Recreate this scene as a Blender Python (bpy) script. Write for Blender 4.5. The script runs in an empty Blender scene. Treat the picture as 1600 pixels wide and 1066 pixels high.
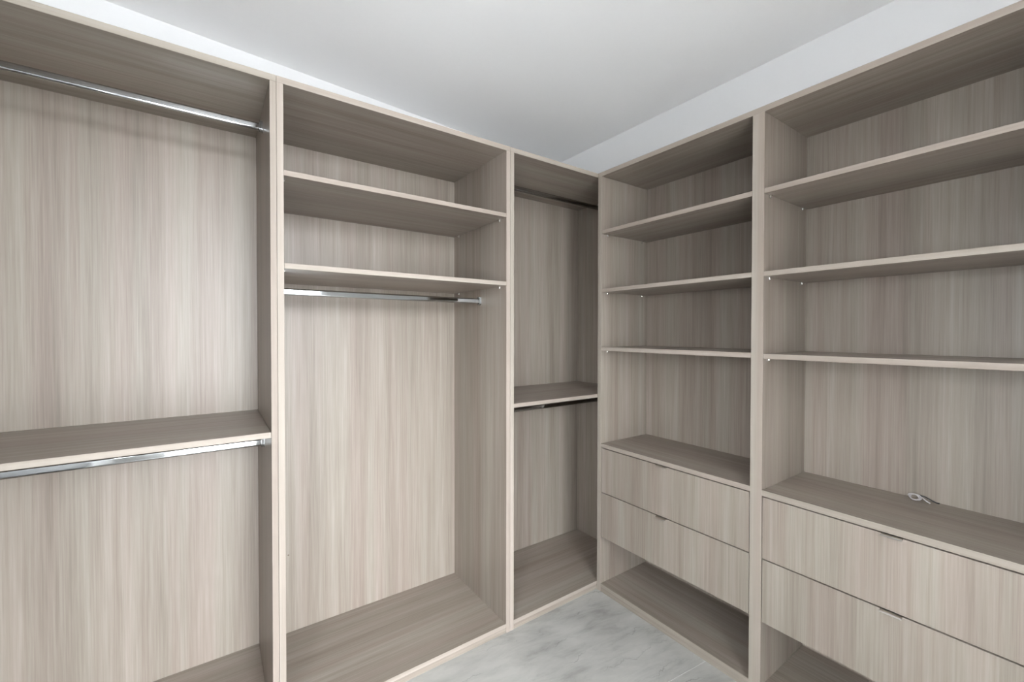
import bpy, bmesh, math, random
from mathutils import Matrix, Vector
random.seed(4)
S = bpy.context.scene
CEIL = 2.817
C = S.collection

# ------------------------------------------------------------------ camera
YAW, PITCH, ROLL = math.radians(-35.136), math.radians(-0.721), math.radians(0.06)
CAM = Vector((-1.8193, -1.729, 1.4892))
fw = Vector((-math.sin(YAW), math.cos(YAW), 0)); rt = Vector((math.cos(YAW), math.sin(YAW), 0)); up = Vector((0, 0, 1))
fw, up = fw*math.cos(PITCH) + up*math.sin(PITCH), up*math.cos(PITCH) - fw*math.sin(PITCH)
rt, up = rt*math.cos(ROLL) + up*math.sin(ROLL), up*math.cos(ROLL) - rt*math.sin(ROLL)
cam = bpy.data.cameras.new('camera'); camo = bpy.data.objects.new('camera', cam); C.objects.link(camo)
camo.matrix_world = Matrix(((rt.x, up.x, -fw.x, CAM.x), (rt.y, up.y, -fw.y, CAM.y), (rt.z, up.z, -fw.z, CAM.z), (0, 0, 0, 1)))
cam.sensor_width = 36; cam.lens = 36*667.56/1600; cam.shift_y = (527.83 - 533)/1600
cam.clip_start = 0.02
S.camera = camo

# ------------------------------------------------------------------ light
DOOR_X0, DOOR_X1, DOOR_H, BACK_Y = -2.10, -1.00, CEIL, -2.5
HALL_Y = -4.3                 # where the short hall behind the doorway opens to daylight
w = bpy.data.worlds.new('daylight'); S.world = w; w.use_nodes = True
bg = w.node_tree.nodes['Background']; bg.inputs[1].default_value = 40.0      # even bright sky over paler ground
wt = w.node_tree; wc = wt.nodes.new('ShaderNodeTexCoord'); ws = wt.nodes.new('ShaderNodeSeparateXYZ'); wr = wt.nodes.new('ShaderNodeValToRGB')
wt.links.new(wc.outputs['Generated'], ws.inputs[0]); wt.links.new(ws.outputs['Z'], wr.inputs[0]); wt.links.new(wr.outputs[0], bg.inputs[0])
wr.color_ramp.elements[0].position = 0.0; wr.color_ramp.elements[0].color = (0.36, 0.375, 0.39, 1)
wr.color_ramp.elements[1].position = 0.02; wr.color_ramp.elements[1].color = (0.92, 0.97, 1.02, 1)
pl = bpy.data.lights.new('doorway_daylight', 'AREA'); pl.shape = 'RECTANGLE'; pl.size = DOOR_X1-DOOR_X0; pl.size_y = DOOR_H
pl.cycles.is_portal = True
WIN_Y, WIN_Z = (-2.30, -1.72), (1.05, 2.0)      # small window in the end wall
po = bpy.data.objects.new('doorway_daylight', pl); C.objects.link(po)
po.location = ((DOOR_X0+DOOR_X1)/2, HALL_Y, DOOR_H/2); po.rotation_euler = (math.radians(90), 0, 0)
wl = bpy.data.lights.new('window_daylight', 'AREA'); wl.shape = 'RECTANGLE'; wl.size = WIN_Y[1]-WIN_Y[0]; wl.size_y = WIN_Z[1]-WIN_Z[0]
wl.cycles.is_portal = True
wo = bpy.data.objects.new('window_daylight', wl); C.objects.link(wo)
wo.location = (-2.60, (WIN_Y[0]+WIN_Y[1])/2, (WIN_Z[0]+WIN_Z[1])/2); wo.rotation_euler = (math.radians(90), 0, math.radians(-90))
S.view_settings.view_transform = 'Standard'; S.view_settings.look = 'None'
S.view_settings.gamma = 1; S.view_settings.use_curve_mapping = False
S.view_settings.exposure = 0.10
S.cycles.max_bounces = 12; S.cycles.diffuse_bounces = 8; S.cycles.use_denoising = True

# ------------------------------------------------------------------ materials
def newmat(name):
    m = bpy.data.materials.new(name); m.use_nodes = True
    return m, m.node_tree, m.node_tree.nodes['Principled BSDF']
def wood(name, axis, dark, mid, light, fine=0.5, rough=0.42, bump=0.06):
    """streaky greige laminate, grain along one axis"""
    m, t, b = newmat(name); N, L = t.nodes, t.links
    tc = N.new('ShaderNodeTexCoord'); oi = N.new('ShaderNodeObjectInfo')
    mul = N.new('ShaderNodeVectorMath'); mul.operation = 'SCALE'; mul.inputs[0].default_value = (13.1, 7.7, 9.3)
    L.new(oi.outputs['Random'], mul.inputs['Scale'])
    add = N.new('ShaderNodeVectorMath'); add.operation = 'ADD'
    L.new(tc.outputs['Object'], add.inputs[0]); L.new(mul.outputs[0], add.inputs[1])
    def streak(across, along, detail, rgh):
        mp = N.new('ShaderNodeMapping'); s = [across]*3; s['xyz'.index(axis)] = along
        mp.inputs['Scale'].default_value = s; L.new(add.outputs[0], mp.inputs[0])
        n = N.new('ShaderNodeTexNoise'); n.inputs['Scale'].default_value = 1; n.inputs['Detail'].default_value = detail
        n.inputs['Roughness'].default_value = rgh; L.new(mp.outputs[0], n.inputs['Vector'])
        return n.outputs['Fac']
    def mixv(a, b_, f):
        mx = N.new('ShaderNodeMix'); mx.data_type = 'FLOAT'; mx.inputs[0].default_value = f
        L.new(a, mx.inputs[2]); L.new(b_, mx.inputs[3]); return mx.outputs[0]
    broad = streak(9, 0.22, 3, 0.6); med = streak(38, 0.9, 4, 0.65); thin = streak(190, 3.0, 3, 0.7)
    f1 = mixv(broad, med, 0.45); f2 = mixv(f1, thin, 0.30*fine*2)
    cr = N.new('ShaderNodeValToRGB'); e = cr.color_ramp.elements
    e[0].position = 0.34; e[0].color = (*dark, 1); e[1].position = 0.66; e[1].color = (*light, 1)
    k = cr.color_ramp.elements.new(0.5); k.color = (*mid, 1)
    L.new(f2, cr.inputs[0])
    hue = streak(14, 0.3, 2, 0.5)
    hr = N.new('ShaderNodeValToRGB'); h = hr.color_ramp.elements
    h[0].position = 0.38; h[0].color = (0.985, 1.0, 0.985, 1); h[1].position = 0.62; h[1].color = (1.0, 0.965, 0.965, 1)
    L.new(hue, hr.inputs[0])
    mm = N.new('ShaderNodeMix'); mm.data_type = 'RGBA'; mm.blend_type = 'MULTIPLY'; mm.inputs[0].default_value = 1
    L.new(cr.outputs[0], mm.inputs[6]); L.new(hr.outputs[0], mm.inputs[7])
    L.new(mm.outputs[2], b.inputs['Base Color'])
    b.inputs['Roughness'].default_value = rough; b.inputs['Specular IOR Level'].default_value = 0.4
    bp = N.new('ShaderNodeBump'); bp.inputs['Strength'].default_value = bump; bp.inputs['Distance'].default_value = 0.001
    L.new(thin, bp.inputs['Height']); L.new(bp.outputs[0], b.inputs['Normal'])
    return m
WD, WM, WL = (0.190, 0.156, 0.127), (0.270, 0.231, 0.195), (0.352, 0.310, 0.268)
ED, EM, EL = (0.250, 0.212, 0.178), (0.310, 0.269, 0.230), (0.370, 0.328, 0.286)
WOOD = {a: wood('greige_wood_grain_' + a, a, WD, WM, WL) for a in 'xyz'}
EDGE = {a: wood('pale_edge_band_' + a, a, ED, EM, EL, fine=0.2, rough=0.65) for a in 'xyz'}

def plain(name, col, rough, metal=0.0, noise=0.0, scale=60):
    m, t, b = newmat(name); N, L = t.nodes, t.links
    b.inputs['Roughness'].default_value = rough; b.inputs['Metallic'].default_value = metal
    n = N.new('ShaderNodeTexNoise'); n.inputs['Scale'].default_value = scale; n.inputs['Detail'].default_value = 3
    tc = N.new('ShaderNodeTexCoord'); L.new(tc.outputs['Object'], n.inputs['Vector'])
    cr = N.new('ShaderNodeValToRGB'); e = cr.color_ramp.elements
    e[0].color = (*[c*(1-noise) for c in col], 1); e[1].color = (*[min(1, c*(1+noise)) for c in col], 1)
    L.new(n.outputs['Fac'], cr.inputs[0]); L.new(cr.outputs[0], b.inputs['Base Color'])
    return m
M_WALL = plain('white_wall_paint', (0.78, 0.78, 0.78), 0.75, noise=0.01)
M_CEIL = plain('white_ceiling_paint', (0.93, 0.93, 0.93), 0.8, noise=0.01)
M_CHROME = plain('polished_chrome', (0.50, 0.51, 0.51), 0.06, metal=1.0)
M_NICKEL = plain('satin_nickel', (0.62, 0.59, 0.55), 0.28, metal=1.0)
M_PIN = plain('zinc_pin', (0.75, 0.73, 0.70), 0.25, metal=1.0)
M_CABLE = plain('grey_plastic_cable', (0.42, 0.39, 0.385), 0.3, noise=0.1)
M_DARKWIRE = plain('dark_plastic_tail', (0.03, 0.03, 0.03), 0.4)
M_SCREW = plain('brown_cover_cap', (0.16, 0.12, 0.09), 0.5)
M_GROUT = plain('pale_grout', (0.62, 0.61, 0.59), 0.8, noise=0.05)
M_DOOR = plain('charcoal_door_lacquer', (0.03, 0.028, 0.026), 0.5, noise=0.1)
M_TRIM = plain('white_gloss_trim', (0.80, 0.80, 0.79), 0.35)

def marble():
    """grey porcelain with cloudy streaks and thin wandering veins that run with the tile"""
    m, t, b = newmat('grey_veined_porcelain'); N, L = t.nodes, t.links
    geo = N.new('ShaderNodeNewGeometry')
    def mapped(rot, sc):
        mp = N.new('ShaderNodeMapping'); mp.vector_type = 'POINT'; r0 = N.new('ShaderNodeVectorRotate'); r0.rotation_type = 'Z_AXIS'
        r0.inputs['Angle'].default_value = math.radians(rot); L.new(geo.outputs['Position'], r0.inputs['Vector'])
        mp.inputs['Scale'].default_value = sc; L.new(r0.outputs[0], mp.inputs[0]); return mp.outputs[0]
    def noise(vec, scale, detail, rgh, dist):
        n = N.new('ShaderNodeTexNoise'); n.inputs['Scale'].default_value = scale; n.inputs['Detail'].default_value = detail
        n.inputs['Roughness'].default_value = rgh; n.inputs['Distortion'].default_value = dist; L.new(vec, n.inputs['Vector']); return n.outputs['Fac']
    def op(kind, x, y=None):
        o = N.new('ShaderNodeMath'); o.operation = kind
        for i, q in enumerate((x, y)):
            if q is None: continue
            if isinstance(q, (int, float)): o.inputs[i].default_value = q
            else: L.new(q, o.inputs[i])
        return o.outputs[0]
    def ramp(x, lo, hi, a=0.0, c=1.0):
        r = N.new('ShaderNodeMapRange'); r.inputs[1].default_value = lo; r.inputs[2].default_value = hi; r.inputs[3].default_value = a; r.inputs[4].default_value = c
        L.new(x, r.inputs[0]); return r.outputs[0]
    streak = mapped(10, (2.2, 7.5, 1)); iso = mapped(6.5, (1, 1, 1)); soft = mapped(14, (3.5, 6.0, 1))
    base = op('ADD', op('MULTIPLY', noise(streak, 1.6, 8, 0.66, 0.5), 0.6), op('MULTIPLY', noise(soft, 1.1, 4, 0.5, 0.2), 0.4))
    cr = N.new('ShaderNodeValToRGB'); e = cr.color_ramp.elements
    e[0].position = 0.36; e[0].color = (0.268, 0.262, 0.243, 1); e[1].position = 0.62; e[1].color = (0.458, 0.450, 0.422, 1)
    k = cr.color_ramp.elements.new(0.48); k.color = (0.388, 0.381, 0.356, 1)
    L.new(base, cr.inputs[0])
    sep = N.new('ShaderNodeSeparateXYZ'); L.new(iso, sep.inputs[0])
    wob = op('MULTIPLY', op('SUBTRACT', noise(mapped(6.5, (1.0, 0.45, 1)), 7.0, 7, 0.58, 0.0), 0.5), 0.16)
    u = op('ADD', sep.outputs['Y'], wob)
    fr = op('FRACT', op('DIVIDE', op('ADD', u, 2.436), 0.118))
    d = op('ABSOLUTE', op('SUBTRACT', fr, 0.5))
    line = op('MULTIPLY', ramp(d, 0.0, 0.026, 1, 0), ramp(noise(mapped(6.5, (1.6, 5, 1)), 1.7, 3, 0.5, 0), 0.47, 0.60))
    halo = op('MULTIPLY', ramp(d, 0.0, 0.16, 1, 0), ramp(noise(streak, 2.6, 4, 0.6, 0.2), 0.45, 0.7))
    f = op('MINIMUM', op('ADD', op('MULTIPLY', line, 0.62), op('MULTIPLY', halo, 0.22)), 0.8)
    mx = N.new('ShaderNodeMix'); mx.data_type = 'RGBA'; L.new(f, mx.inputs[0]); L.new(cr.outputs[0], mx.inputs[6]); mx.inputs[7].default_value = (0.13, 0.125, 0.112, 1)
    L.new(mx.outputs[2], b.inputs['Base Color']); b.inputs['Roughness'].default_value = 0.42
    return m
M_TILE = marble()

# ------------------------------------------------------------------ helpers
def link(name, bm, mats, parent=None, loc=(0, 0, 0), smooth=False):
    bmesh.ops.recalc_face_normals(bm, faces=bm.faces)
    me = bpy.data.meshes.new(name); bm.to_mesh(me); bm.free()
    for m in (mats if isinstance(mats, (list, tuple)) else [mats]): me.materials.append(m)
    if smooth:
        for p in me.polygons: p.use_smooth = True
    o = bpy.data.objects.new(name, me); C.objects.link(o)
    o.location = loc
    if parent: o.parent = parent
    return o
def world_loc(o):
    v = Vector((0, 0, 0))
    while o: v += o.location; o = o.parent
    return v
def board(name, x, y, z, mats, parent=None, front=None, bevel=0.0008):
    """one board; x, y, z are world extents; its front face takes the edge band"""
    bm = bmesh.new(); bmesh.ops.create_cube(bm, size=1)
    s = Vector((x[1]-x[0], y[1]-y[0], z[1]-z[0])); c = Vector(((x[0]+x[1])/2, (y[0]+y[1])/2, (z[0]+z[1])/2))
    for v in bm.verts: v.co = Vector((v.co.x*s.x, v.co.y*s.y, v.co.z*s.z))
    if bevel: bmesh.ops.bevel(bm, geom=bm.edges[:], offset=min(bevel, min(s)*0.2), segments=1, affect='EDGES')
    bm.normal_update()
    if front:
        d = {'-y': Vector((0, -1, 0)), '-x': Vector((-1, 0, 0))}[front]
        for f in bm.faces:
            if f.normal.dot(d) > 0.6: f.material_index = 1
    return link(name, bm, mats, parent, c - (world_loc(parent) if parent else Vector()))
def W(g): return [WOOD[g], EDGE[g]]
def thing(name, loc, label, cat, group=None):
    o = bpy.data.objects.new(name, None); o.empty_display_size = 0.1; C.objects.link(o); o.location = loc
    o['label'] = label; o['category'] = cat
    if group: o['group'] = group
    return o
def prism(pts, axis, a, b):
    """extrude a 2D outline along an axis: x -> (y,z), y -> (x,z)"""
    bm = bmesh.new()
    f = {'x': lambda p, t: (t, p[0], p[1]), 'y': lambda p, t: (p[0], t, p[1]), 'z': lambda p, t: (p[0], p[1], t)}[axis]
    A = [bm.verts.new(f(p, a)) for p in pts]; B = [bm.verts.new(f(p, b)) for p in pts]
    n = len(pts)
    for i in range(n): bm.faces.new((A[i], A[(i+1) % n], B[(i+1) % n], B[i]))
    bm.faces.new(A); bm.faces.new(B[::-1])
    return bm
def stadium(wd, ht, n=10):
    r = wd/2; k = ht/2 - r; P = []
    for i in range(n+1): a = math.pi*i/n; P.append((r*math.cos(a), k + r*math.sin(a)))
    for i in range(n+1): a = math.pi + math.pi*i/n; P.append((r*math.cos(a), -k + r*math.sin(a)))
    return P
def tube(path, r, n=8):
    bm = bmesh.new(); rings = []
    for i, p in enumerate(path):
        t = (Vector(path[min(i+1, len(path)-1)]) - Vector(path[max(i-1, 0)])).normalized()
        u = t.cross(Vector((0.3, 0.2, 1))).normalized(); v = t.cross(u)
        rings.append([bm.verts.new(Vector(p) + (u*math.cos(2*math.pi*k/n) + v*math.sin(2*math.pi*k/n))*r) for k in range(n)])
    for a, b in zip(rings, rings[1:]):
        for k in range(n): bm.faces.new((a[k], a[(k+1) % n], b[(k+1) % n], b[k]))
    bm.faces.new(rings[0][::-1]); bm.faces.new(rings[-1])
    return bm

def addbox(bm, x, y, z):
    r = bmesh.ops.create_cube(bm, size=1)
    for v in r['verts']:
        v.co = Vector(((x[0]+x[1])/2 + v.co.x*(x[1]-x[0]), (y[0]+y[1])/2 + v.co.y*(y[1]-y[0]), (z[0]+z[1])/2 + v.co.z*(z[1]-z[0])))

# ------------------------------------------------------------------ dimensions (metres)
H, HU = 2.40, 2.3765          # top of the top boards, their underside
ZB = 0.047                    # top of the bottom boards
T = 0.02
DL, DR = 0.5488, 0.4034       # back panels of the left run (y) and of the right run (x)
CEIL = 2.817
X_END = -2.49                 # wall at the far left end of the left run
XL0 = -2.445                  # left inner face of the left bay
AL, AM, AR = -1.6467, -1.626, -1.6037
BL, BM_, BR = -0.6359, -0.6130, -0.590
XE = 0.369
E1, CL, CR, CE = -0.0286, -0.8558, -0.9024, -1.730
def wall_y(x): return 0.623 + (x + 2.163)*0.0965     # the slanting wall behind the left run

# ------------------------------------------------------------------ room shell
def struct(o): o['kind'] = 'structure'; return o
XR = 0.4234
# a short hall leads from the doorway out to the daylight
struct(board('wall_hall_left', (DOOR_X0-0.1, DOOR_X0), (HALL_Y, BACK_Y-0.12), (-0.002, DOOR_H), M_WALL, bevel=0))
struct(board('wall_hall_right', (DOOR_X1, DOOR_X1+0.1), (HALL_Y, BACK_Y-0.12), (-0.002, DOOR_H), M_WALL, bevel=0))
struct(board('ceiling_hall', (DOOR_X0-0.1, DOOR_X1+0.1), (HALL_Y, BACK_Y-0.12), (DOOR_H, DOOR_H+0.1), M_CEIL, bevel=0))
struct(board('floor_hall', (DOOR_X0, DOOR_X1), (HALL_Y, BACK_Y-0.12), (-0.06, -0.002), M_TILE, bevel=0))
bmx = prism([(X_END-0.1, BACK_Y-0.12), (XR+0.1, BACK_Y-0.12), (XR+0.1, 1.0), (X_END-0.1, 1.0)], 'z', CEIL, CEIL+0.1)
struct(link('ceiling', bmx, M_CEIL))
xa, xb = X_END-0.1, XR+0.1
struct(link('wall_left', prism([(xa, wall_y(xa)), (xb, wall_y(xb)), (xb, wall_y(xb)+0.1), (xa, wall_y(xa)+0.1)], 'z', -0.002, CEIL), M_WALL))
struct(board('wall_right', (XR, XR+0.1), (BACK_Y-0.12, wall_y(XR)), (-0.002, CEIL), M_WALL, bevel=0))
bm = bmesh.new()                                       # end wall with a small window in it
for yy, zz in (((BACK_Y-0.12, WIN_Y[0]), (-0.002, CEIL)), ((WIN_Y[1], wall_y(X_END)-0.002), (-0.002, CEIL)), (WIN_Y, (-0.002, WIN_Z[0])), (WIN_Y, (WIN_Z[1], CEIL))):
    addbox(bm, (X_END-0.1, X_END), yy, zz)
struct(link('wall_end', bm, M_WALL))
bm = bmesh.new()
for yy, zz in (((WIN_Y[0], WIN_Y[0]+0.03), WIN_Z), ((WIN_Y[1]-0.03, WIN_Y[1]), WIN_Z), ((WIN_Y[0]+0.03, WIN_Y[1]-0.03), (WIN_Z[0], WIN_Z[0]+0.03)), ((WIN_Y[0]+0.03, WIN_Y[1]-0.03), (WIN_Z[1]-0.03, WIN_Z[1]))):
    addbox(bm, (X_END-0.07, X_END-0.03), yy, zz)
struct(link('window_1', bm, M_TRIM))
bm = bmesh.new()
for x, z in (((X_END, DOOR_X0), (-0.002, CEIL)), ((DOOR_X1, XR), (-0.002, CEIL))):
    addbox(bm, x, (BACK_Y-0.12, BACK_Y), z)
struct(link('wall_back', bm, M_WALL))
bm = bmesh.new()
addbox(bm, (DOOR_X0-0.07, DOOR_X0), (BACK_Y, BACK_Y+0.015), (0, CEIL)); addbox(bm, (DOOR_X1, DOOR_X1+0.07), (BACK_Y, BACK_Y+0.015), (0, CEIL))
struct(link('trim_1', bm, M_TRIM))

struct(board('door_1', (X_END, X_END+0.02), (-1.52, -0.03), (0.004, CEIL-0.03), M_DOOR, bevel=0.002))

# floor: grout bed with big porcelain tiles laid at a slight angle
floor = struct(board('floor', (X_END-0.1, XR+0.1), (BACK_Y-0.12, 1.0), (-0.06, -0.0025), M_GROUT, bevel=0))
def clip(poly, n, d):
    out = []
    for i, p in enumerate(poly):
        q = poly[(i+1) % len(poly)]; a = p[0]*n[0]+p[1]*n[1]-d; b = q[0]*n[0]+q[1]*n[1]-d
        if a <= 0: out.append(p)
        if a*b < 0: t = a/(a-b); out.append((p[0]+(q[0]-p[0])*t, p[1]+(q[1]-p[1])*t))
    return out
ang = math.atan2(-0.0259, 0.2264); ca, sa = math.cos(ang), math.sin(ang); TS = 1.2; TX = 1.6; g = 0.0022
fl = world_loc(floor)
for i in range(-3, 2):
    for j in range(-3, 2):
        o = (-1.42, -0.504)       # a corner of the tile grid
        u0, u1, v0, v1 = i*TX+g, (i+1)*TX-g, j*TS+g, (j+1)*TS-g
        P = [(o[0]+u*ca-v*sa, o[1]+u*sa+v*ca) for u, v in ((u0, v0), (u1, v0), (u1, v1), (u0, v1))]
        for n, d in (((1, 0), XR-0.001), ((-1, 0), -(X_END+0.001)), ((0, 1), wall_y(X_END)-0.012), ((0, -1), -(BACK_Y-0.11))):
            P = clip(P, n, d) if P else P
        if len(P) < 3: continue
        link('tile', prism(P, 'z', -0.0024, 0.0), M_TILE, floor, -fl)

# ------------------------------------------------------------------ fittings
def rod(parent, x0, x1, yc, zc):
    """flat oval hanging rod between two side panels, a bracket at each end"""
    r = link('hanging_rod', prism([(p[0], p[1]) for p in stadium(0.015, 0.029)], 'x', -(x1-x0)/2+0.0035, (x1-x0)/2-0.0035), M_CHROME, parent,
             Vector(((x0+x1)/2, yc, zc)) - world_loc(parent))
    bv = r.modifiers.new('smooth', 'WEIGHTED_NORMAL')
    for p in r.data.polygons: p.use_smooth = len(p.vertices) == 4
    r['label'] = 'polished chrome oval hanging rod'
    for s in (-1, 1):
        # U-shaped cup: outline in (y, z), open at the top
        P = [(-0.0105, 0.021), (-0.0105, -0.008)]
        P += [(0.0105*math.cos(a), -0.008+0.0115*math.sin(a)) for a in [math.pi+math.pi*k/8 for k in range(1, 8)]]
        P += [(0.0105, -0.008), (0.0105, 0.021), (0.0082, 0.021), (0.0082, -0.008)]
        P += [(0.0082*math.cos(a), -0.008+0.0088*math.sin(a)) for a in [-math.pi*k/8 for k in range(1, 8)]]
        P += [(-0.0082, -0.008), (-0.0082, 0.021)]
        e = s*(x1-x0)/2
        bm = prism(P, 'x', e - s*0.012, e)
        plate = stadium(0.024, 0.046)
        b2 = prism(plate, 'x', e - s*0.0025, e)
        me = bpy.data.meshes.new('t'); b2.to_mesh(me); b2.free(); bm.from_mesh(me); bpy.data.meshes.remove(me)
        link('rod_bracket', bm, M_CHROME, r)
    return r
def pins(shelf, corners, zoff):
    """small metal pins under a shelf; corners are (x, y, dx, dy) with the direction away from the panel"""
    bw = world_loc(shelf)
    for x, y, dx, dy in corners:
        bm = bmesh.new(); n = Vector((dx, dy, 0)); t = Vector((-dy, dx, 0))
        for k, (a0, a1, hw, z0, z1) in enumerate(((0, 0.002, 0.006, -0.012, 0), (0, 0.010, 0.0035, -0.003, 0), (0.001, 0.006, 0.002, -0.009, -0.003))):
            r = bmesh.ops.create_cube(bm, size=1)
            for v in r['verts']:
                q = n*(a0 + (v.co.x+0.5)*(a1-a0)) + t*(v.co.y*2*hw); v.co = Vector((q.x, q.y, z0 + (v.co.z+0.5)*(z1-z0)))
        link('shelf_pin', bm, M_PIN, shelf, Vector((x, y, zoff)) - bw)

# ------------------------------------------------------------------ left run: three wardrobe bays
G = 0.0004
def left_unit(name, label, xo0, xi0, xi1, xo1, top_x1=None):
    u = thing(name, ((xo0+xo1)/2, DL/2, 0), label, 'wardrobe', 'wardrobe bays of the left run')
    board('side_panel', (xo0+G, xi0), (0, DL+0.008), (0, HU), W('z'), u, '-y')
    board('side_panel', (xi1, xo1-G), (0, DL+0.008), (0, HU), W('z'), u, '-y')
    board('back_panel', (xi0, xi1), (DL, DL+0.008), (ZB-T, HU), WOOD['z'], u, bevel=0)
    board('top_panel', (xo0+G, (top_x1 or xo1)-G), (0, DL+0.008), (HU, H), W('x'), u, '-y')
    board('bottom_panel', (xi0, xi1), (0.0005, DL), (ZB-T, ZB), W('x'), u, '-y')
    board('plinth', (xi0, xi1), (0.002, 0.02), (0, ZB-T-0.0006), WOOD['x'], u)
    return u
def left_shelf(u, xi0, xi1, ztop, zbot, with_pins=True):
    s = board('shelf', (xi0+0.0006, xi1-0.0006), (0.001, DL-0.001), (zbot, ztop), W('x'), u, '-y')
    if with_pins:
        pins(s, [(x, y, d, 0) for x, d in ((xi0, 1), (xi1, -1)) for y in (0.06, DL-0.06)], zbot)
    return s
u1 = left_unit('wardrobe_unit', 'tall double-hang wardrobe bay at far left with two chrome rods and one middle shelf', XL0-0.0225, XL0, AL, AM)
left_shelf(u1, XL0, AL, 1.1331, 1.1126, False)
rod(u1, XL0, AL, 0.25, 2.3065); rod(u1, XL0, AL, 0.25, 1.0475)
u2 = left_unit('wardrobe_unit', 'pale wardrobe bay in the middle with two upper shelves above a single chrome rod', AM, AR, BL, BM_)
left_shelf(u2, AR, BL, 2.0717, 2.052); left_shelf(u2, AR, BL, 1.7379, 1.7184)
rod(u2, AR, BL, 0.25, 1.656)
cap = bmesh.new(); bmesh.ops.create_cone(cap, segments=12, radius1=0.004, radius2=0.0035, depth=0.0015, cap_ends=True)
bmesh.ops.rotate(cap, verts=cap.verts, matrix=Matrix.Rotation(math.radians(90), 3, 'X'))
link('cover_cap', cap, M_SCREW, u2, Vector((-1.524, DL-0.0007, 0.4205)) - world_loc(u2))
u3 = left_unit('wardrobe_unit', 'dark corner wardrobe bay with two rods, tucked behind the drawer shelving', BM_, BR, XE, XE+0.02)
left_shelf(u3, BR, XE, 1.1333, 1.1132, False)
rod(u3, BR, XE, 0.25, 2.3065); rod(u3, BR, XE, 0.25, 1.0475)

# ------------------------------------------------------------------ right run: shelving with drawers
YEND = CE-0.046
r = thing('drawer_shelving', (DR/2, (E1+CE)/2, 0), 'open shelving on the right with four drawers below, thick upright between its two bays', 'shelving unit')
XB = DR+0.008
board('side_panel', (0, XB), (E1, -0.001), (0, HU), W('z'), r, '-x')
board('divider', (0, XB), (CR, CL), (0, HU), W('z'), r, '-x')
board('side_panel', (0, XB), (YEND, CE), (0, HU), W('z'), r, '-x')
board('top_panel', (0, XB), (YEND, -0.001), (HU, H), W('y'), r, '-x')
def handle(drawer, yc, ztop):
    # bent lip pull sitting over the drawer's upper edge: outline in (x, z)
    P = [(0.014, 0.0012), (-0.0155, 0.0012), (-0.0170, 0.0), (-0.0170, -0.0035), (-0.0152, -0.0035), (-0.0152, -0.0006), (0.014, -0.0006)]
    h = link('handle', prism(P, 'y', -0.0275, 0.0275), M_NICKEL, drawer, Vector((0, yc, ztop+0.0008)) - world_loc(drawer))
    h['label'] = 'thin satin nickel edge pull'
def right_bay(y0, y1, levels, ct, ctb, d1b, d2b):
    """y0 nearer the corner, y1 farther from it (y1 < y0)"""
    board('back_panel', (DR, XB), (y1, y0), (ZB-T, HU), WOOD['z'], r, bevel=0)
    board('bottom_panel', (0.0005, DR), (y1, y0), (ZB-T, ZB), W('y'), r, '-x')
    board('plinth', (0.002, 0.02), (y1, y0), (0, ZB-T-0.0006), WOOD['y'], r)
    for zt, zb in levels:
        s = board('shelf', (0.001, DR-0.001), (y1+0.0006, y0-0.0006), (zb, zt), W('y'), r, '-x')
        pins(s, [(x, y, 0, d) for y, d in ((y0, -1), (y1, 1)) for x in (0.05, DR-0.045)], zb)
    board('chest_top', (0.0005, DR), (y1, y0), (ctb, ct), W('y'), r, '-x')
    for zt, zb in ((ctb-0.0045, d1b+0.0025), (d1b-0.0025, d2b)):
        d = board('drawer', (0.001, 0.020), (y1+0.003, y0-0.003), (zb, zt), WOOD['z'], r)
        bm = bmesh.new(); c = world_loc(d)
        X0, X1, Y0, Y1, Z0, Z1 = 0.0205, DR-0.02, y1+0.016, y0-0.016, zb+0.012, zt-0.04
        for x, y, z in (((X0, X1), (Y0, Y0+0.014), (Z0, Z1)), ((X0, X1), (Y1-0.014, Y1), (Z0, Z1)), ((X1-0.014, X1), (Y0+0.014, Y1-0.014), (Z0, Z1)), ((X0, X1-0.014), (Y0+0.014, Y1-0.014), (Z0, Z0+0.01))):
            addbox(bm, [a-c.x for a in x], [a-c.y for a in y], [a-c.z for a in z])
        link('drawer_box', bm, WOOD['y'], d)
        handle(d, (y0+y1)/2 + 0.007, zt)
right_bay(E1, CL, ((2.0704, 2.0495), (1.7374, 1.7173), (1.4061, 1.3848)), 0.8535, 0.8312, 0.5739, 0.3181)
right_bay(CR, CE, ((2.0695, 2.0494), (1.7357, 1.7158), (1.4040, 1.3838)), 0.8512, 0.8270, 0.5715, 0.3134)

# ------------------------------------------------------------------ the small cable left on the chest top
cy, cz = -1.296, 0.8512
ct_ = thing('coiled_cable', (DR-0.03, cy, cz), 'small coil of grey cable lying against the back panel on the right chest top', 'cable')
P = []
for k in range(45):
    a = 2*math.pi*k/16
    P.append((-0.012+0.004*math.sin(a*0.5), 0.012+0.014*math.cos(a)-0.0002*k, 0.0145+0.0105*math.sin(a)+0.0008*math.sin(k)))
P += [(-0.012, -0.012, 0.020), (-0.013, -0.024, 0.010), (-0.014, -0.036, 0.0035)]
link('coil', tube(P, 0.0024), M_CABLE, ct_, smooth=True)
link('tail', tube([(-0.002, -0.006, 0.022), (0.004, -0.018, 0.019), (0.010, -0.034, 0.010), (0.014, -0.048, 0.0035), (0.016, -0.056, 0.003)], 0.0022), M_DARKWIRE, ct_, smooth=True)
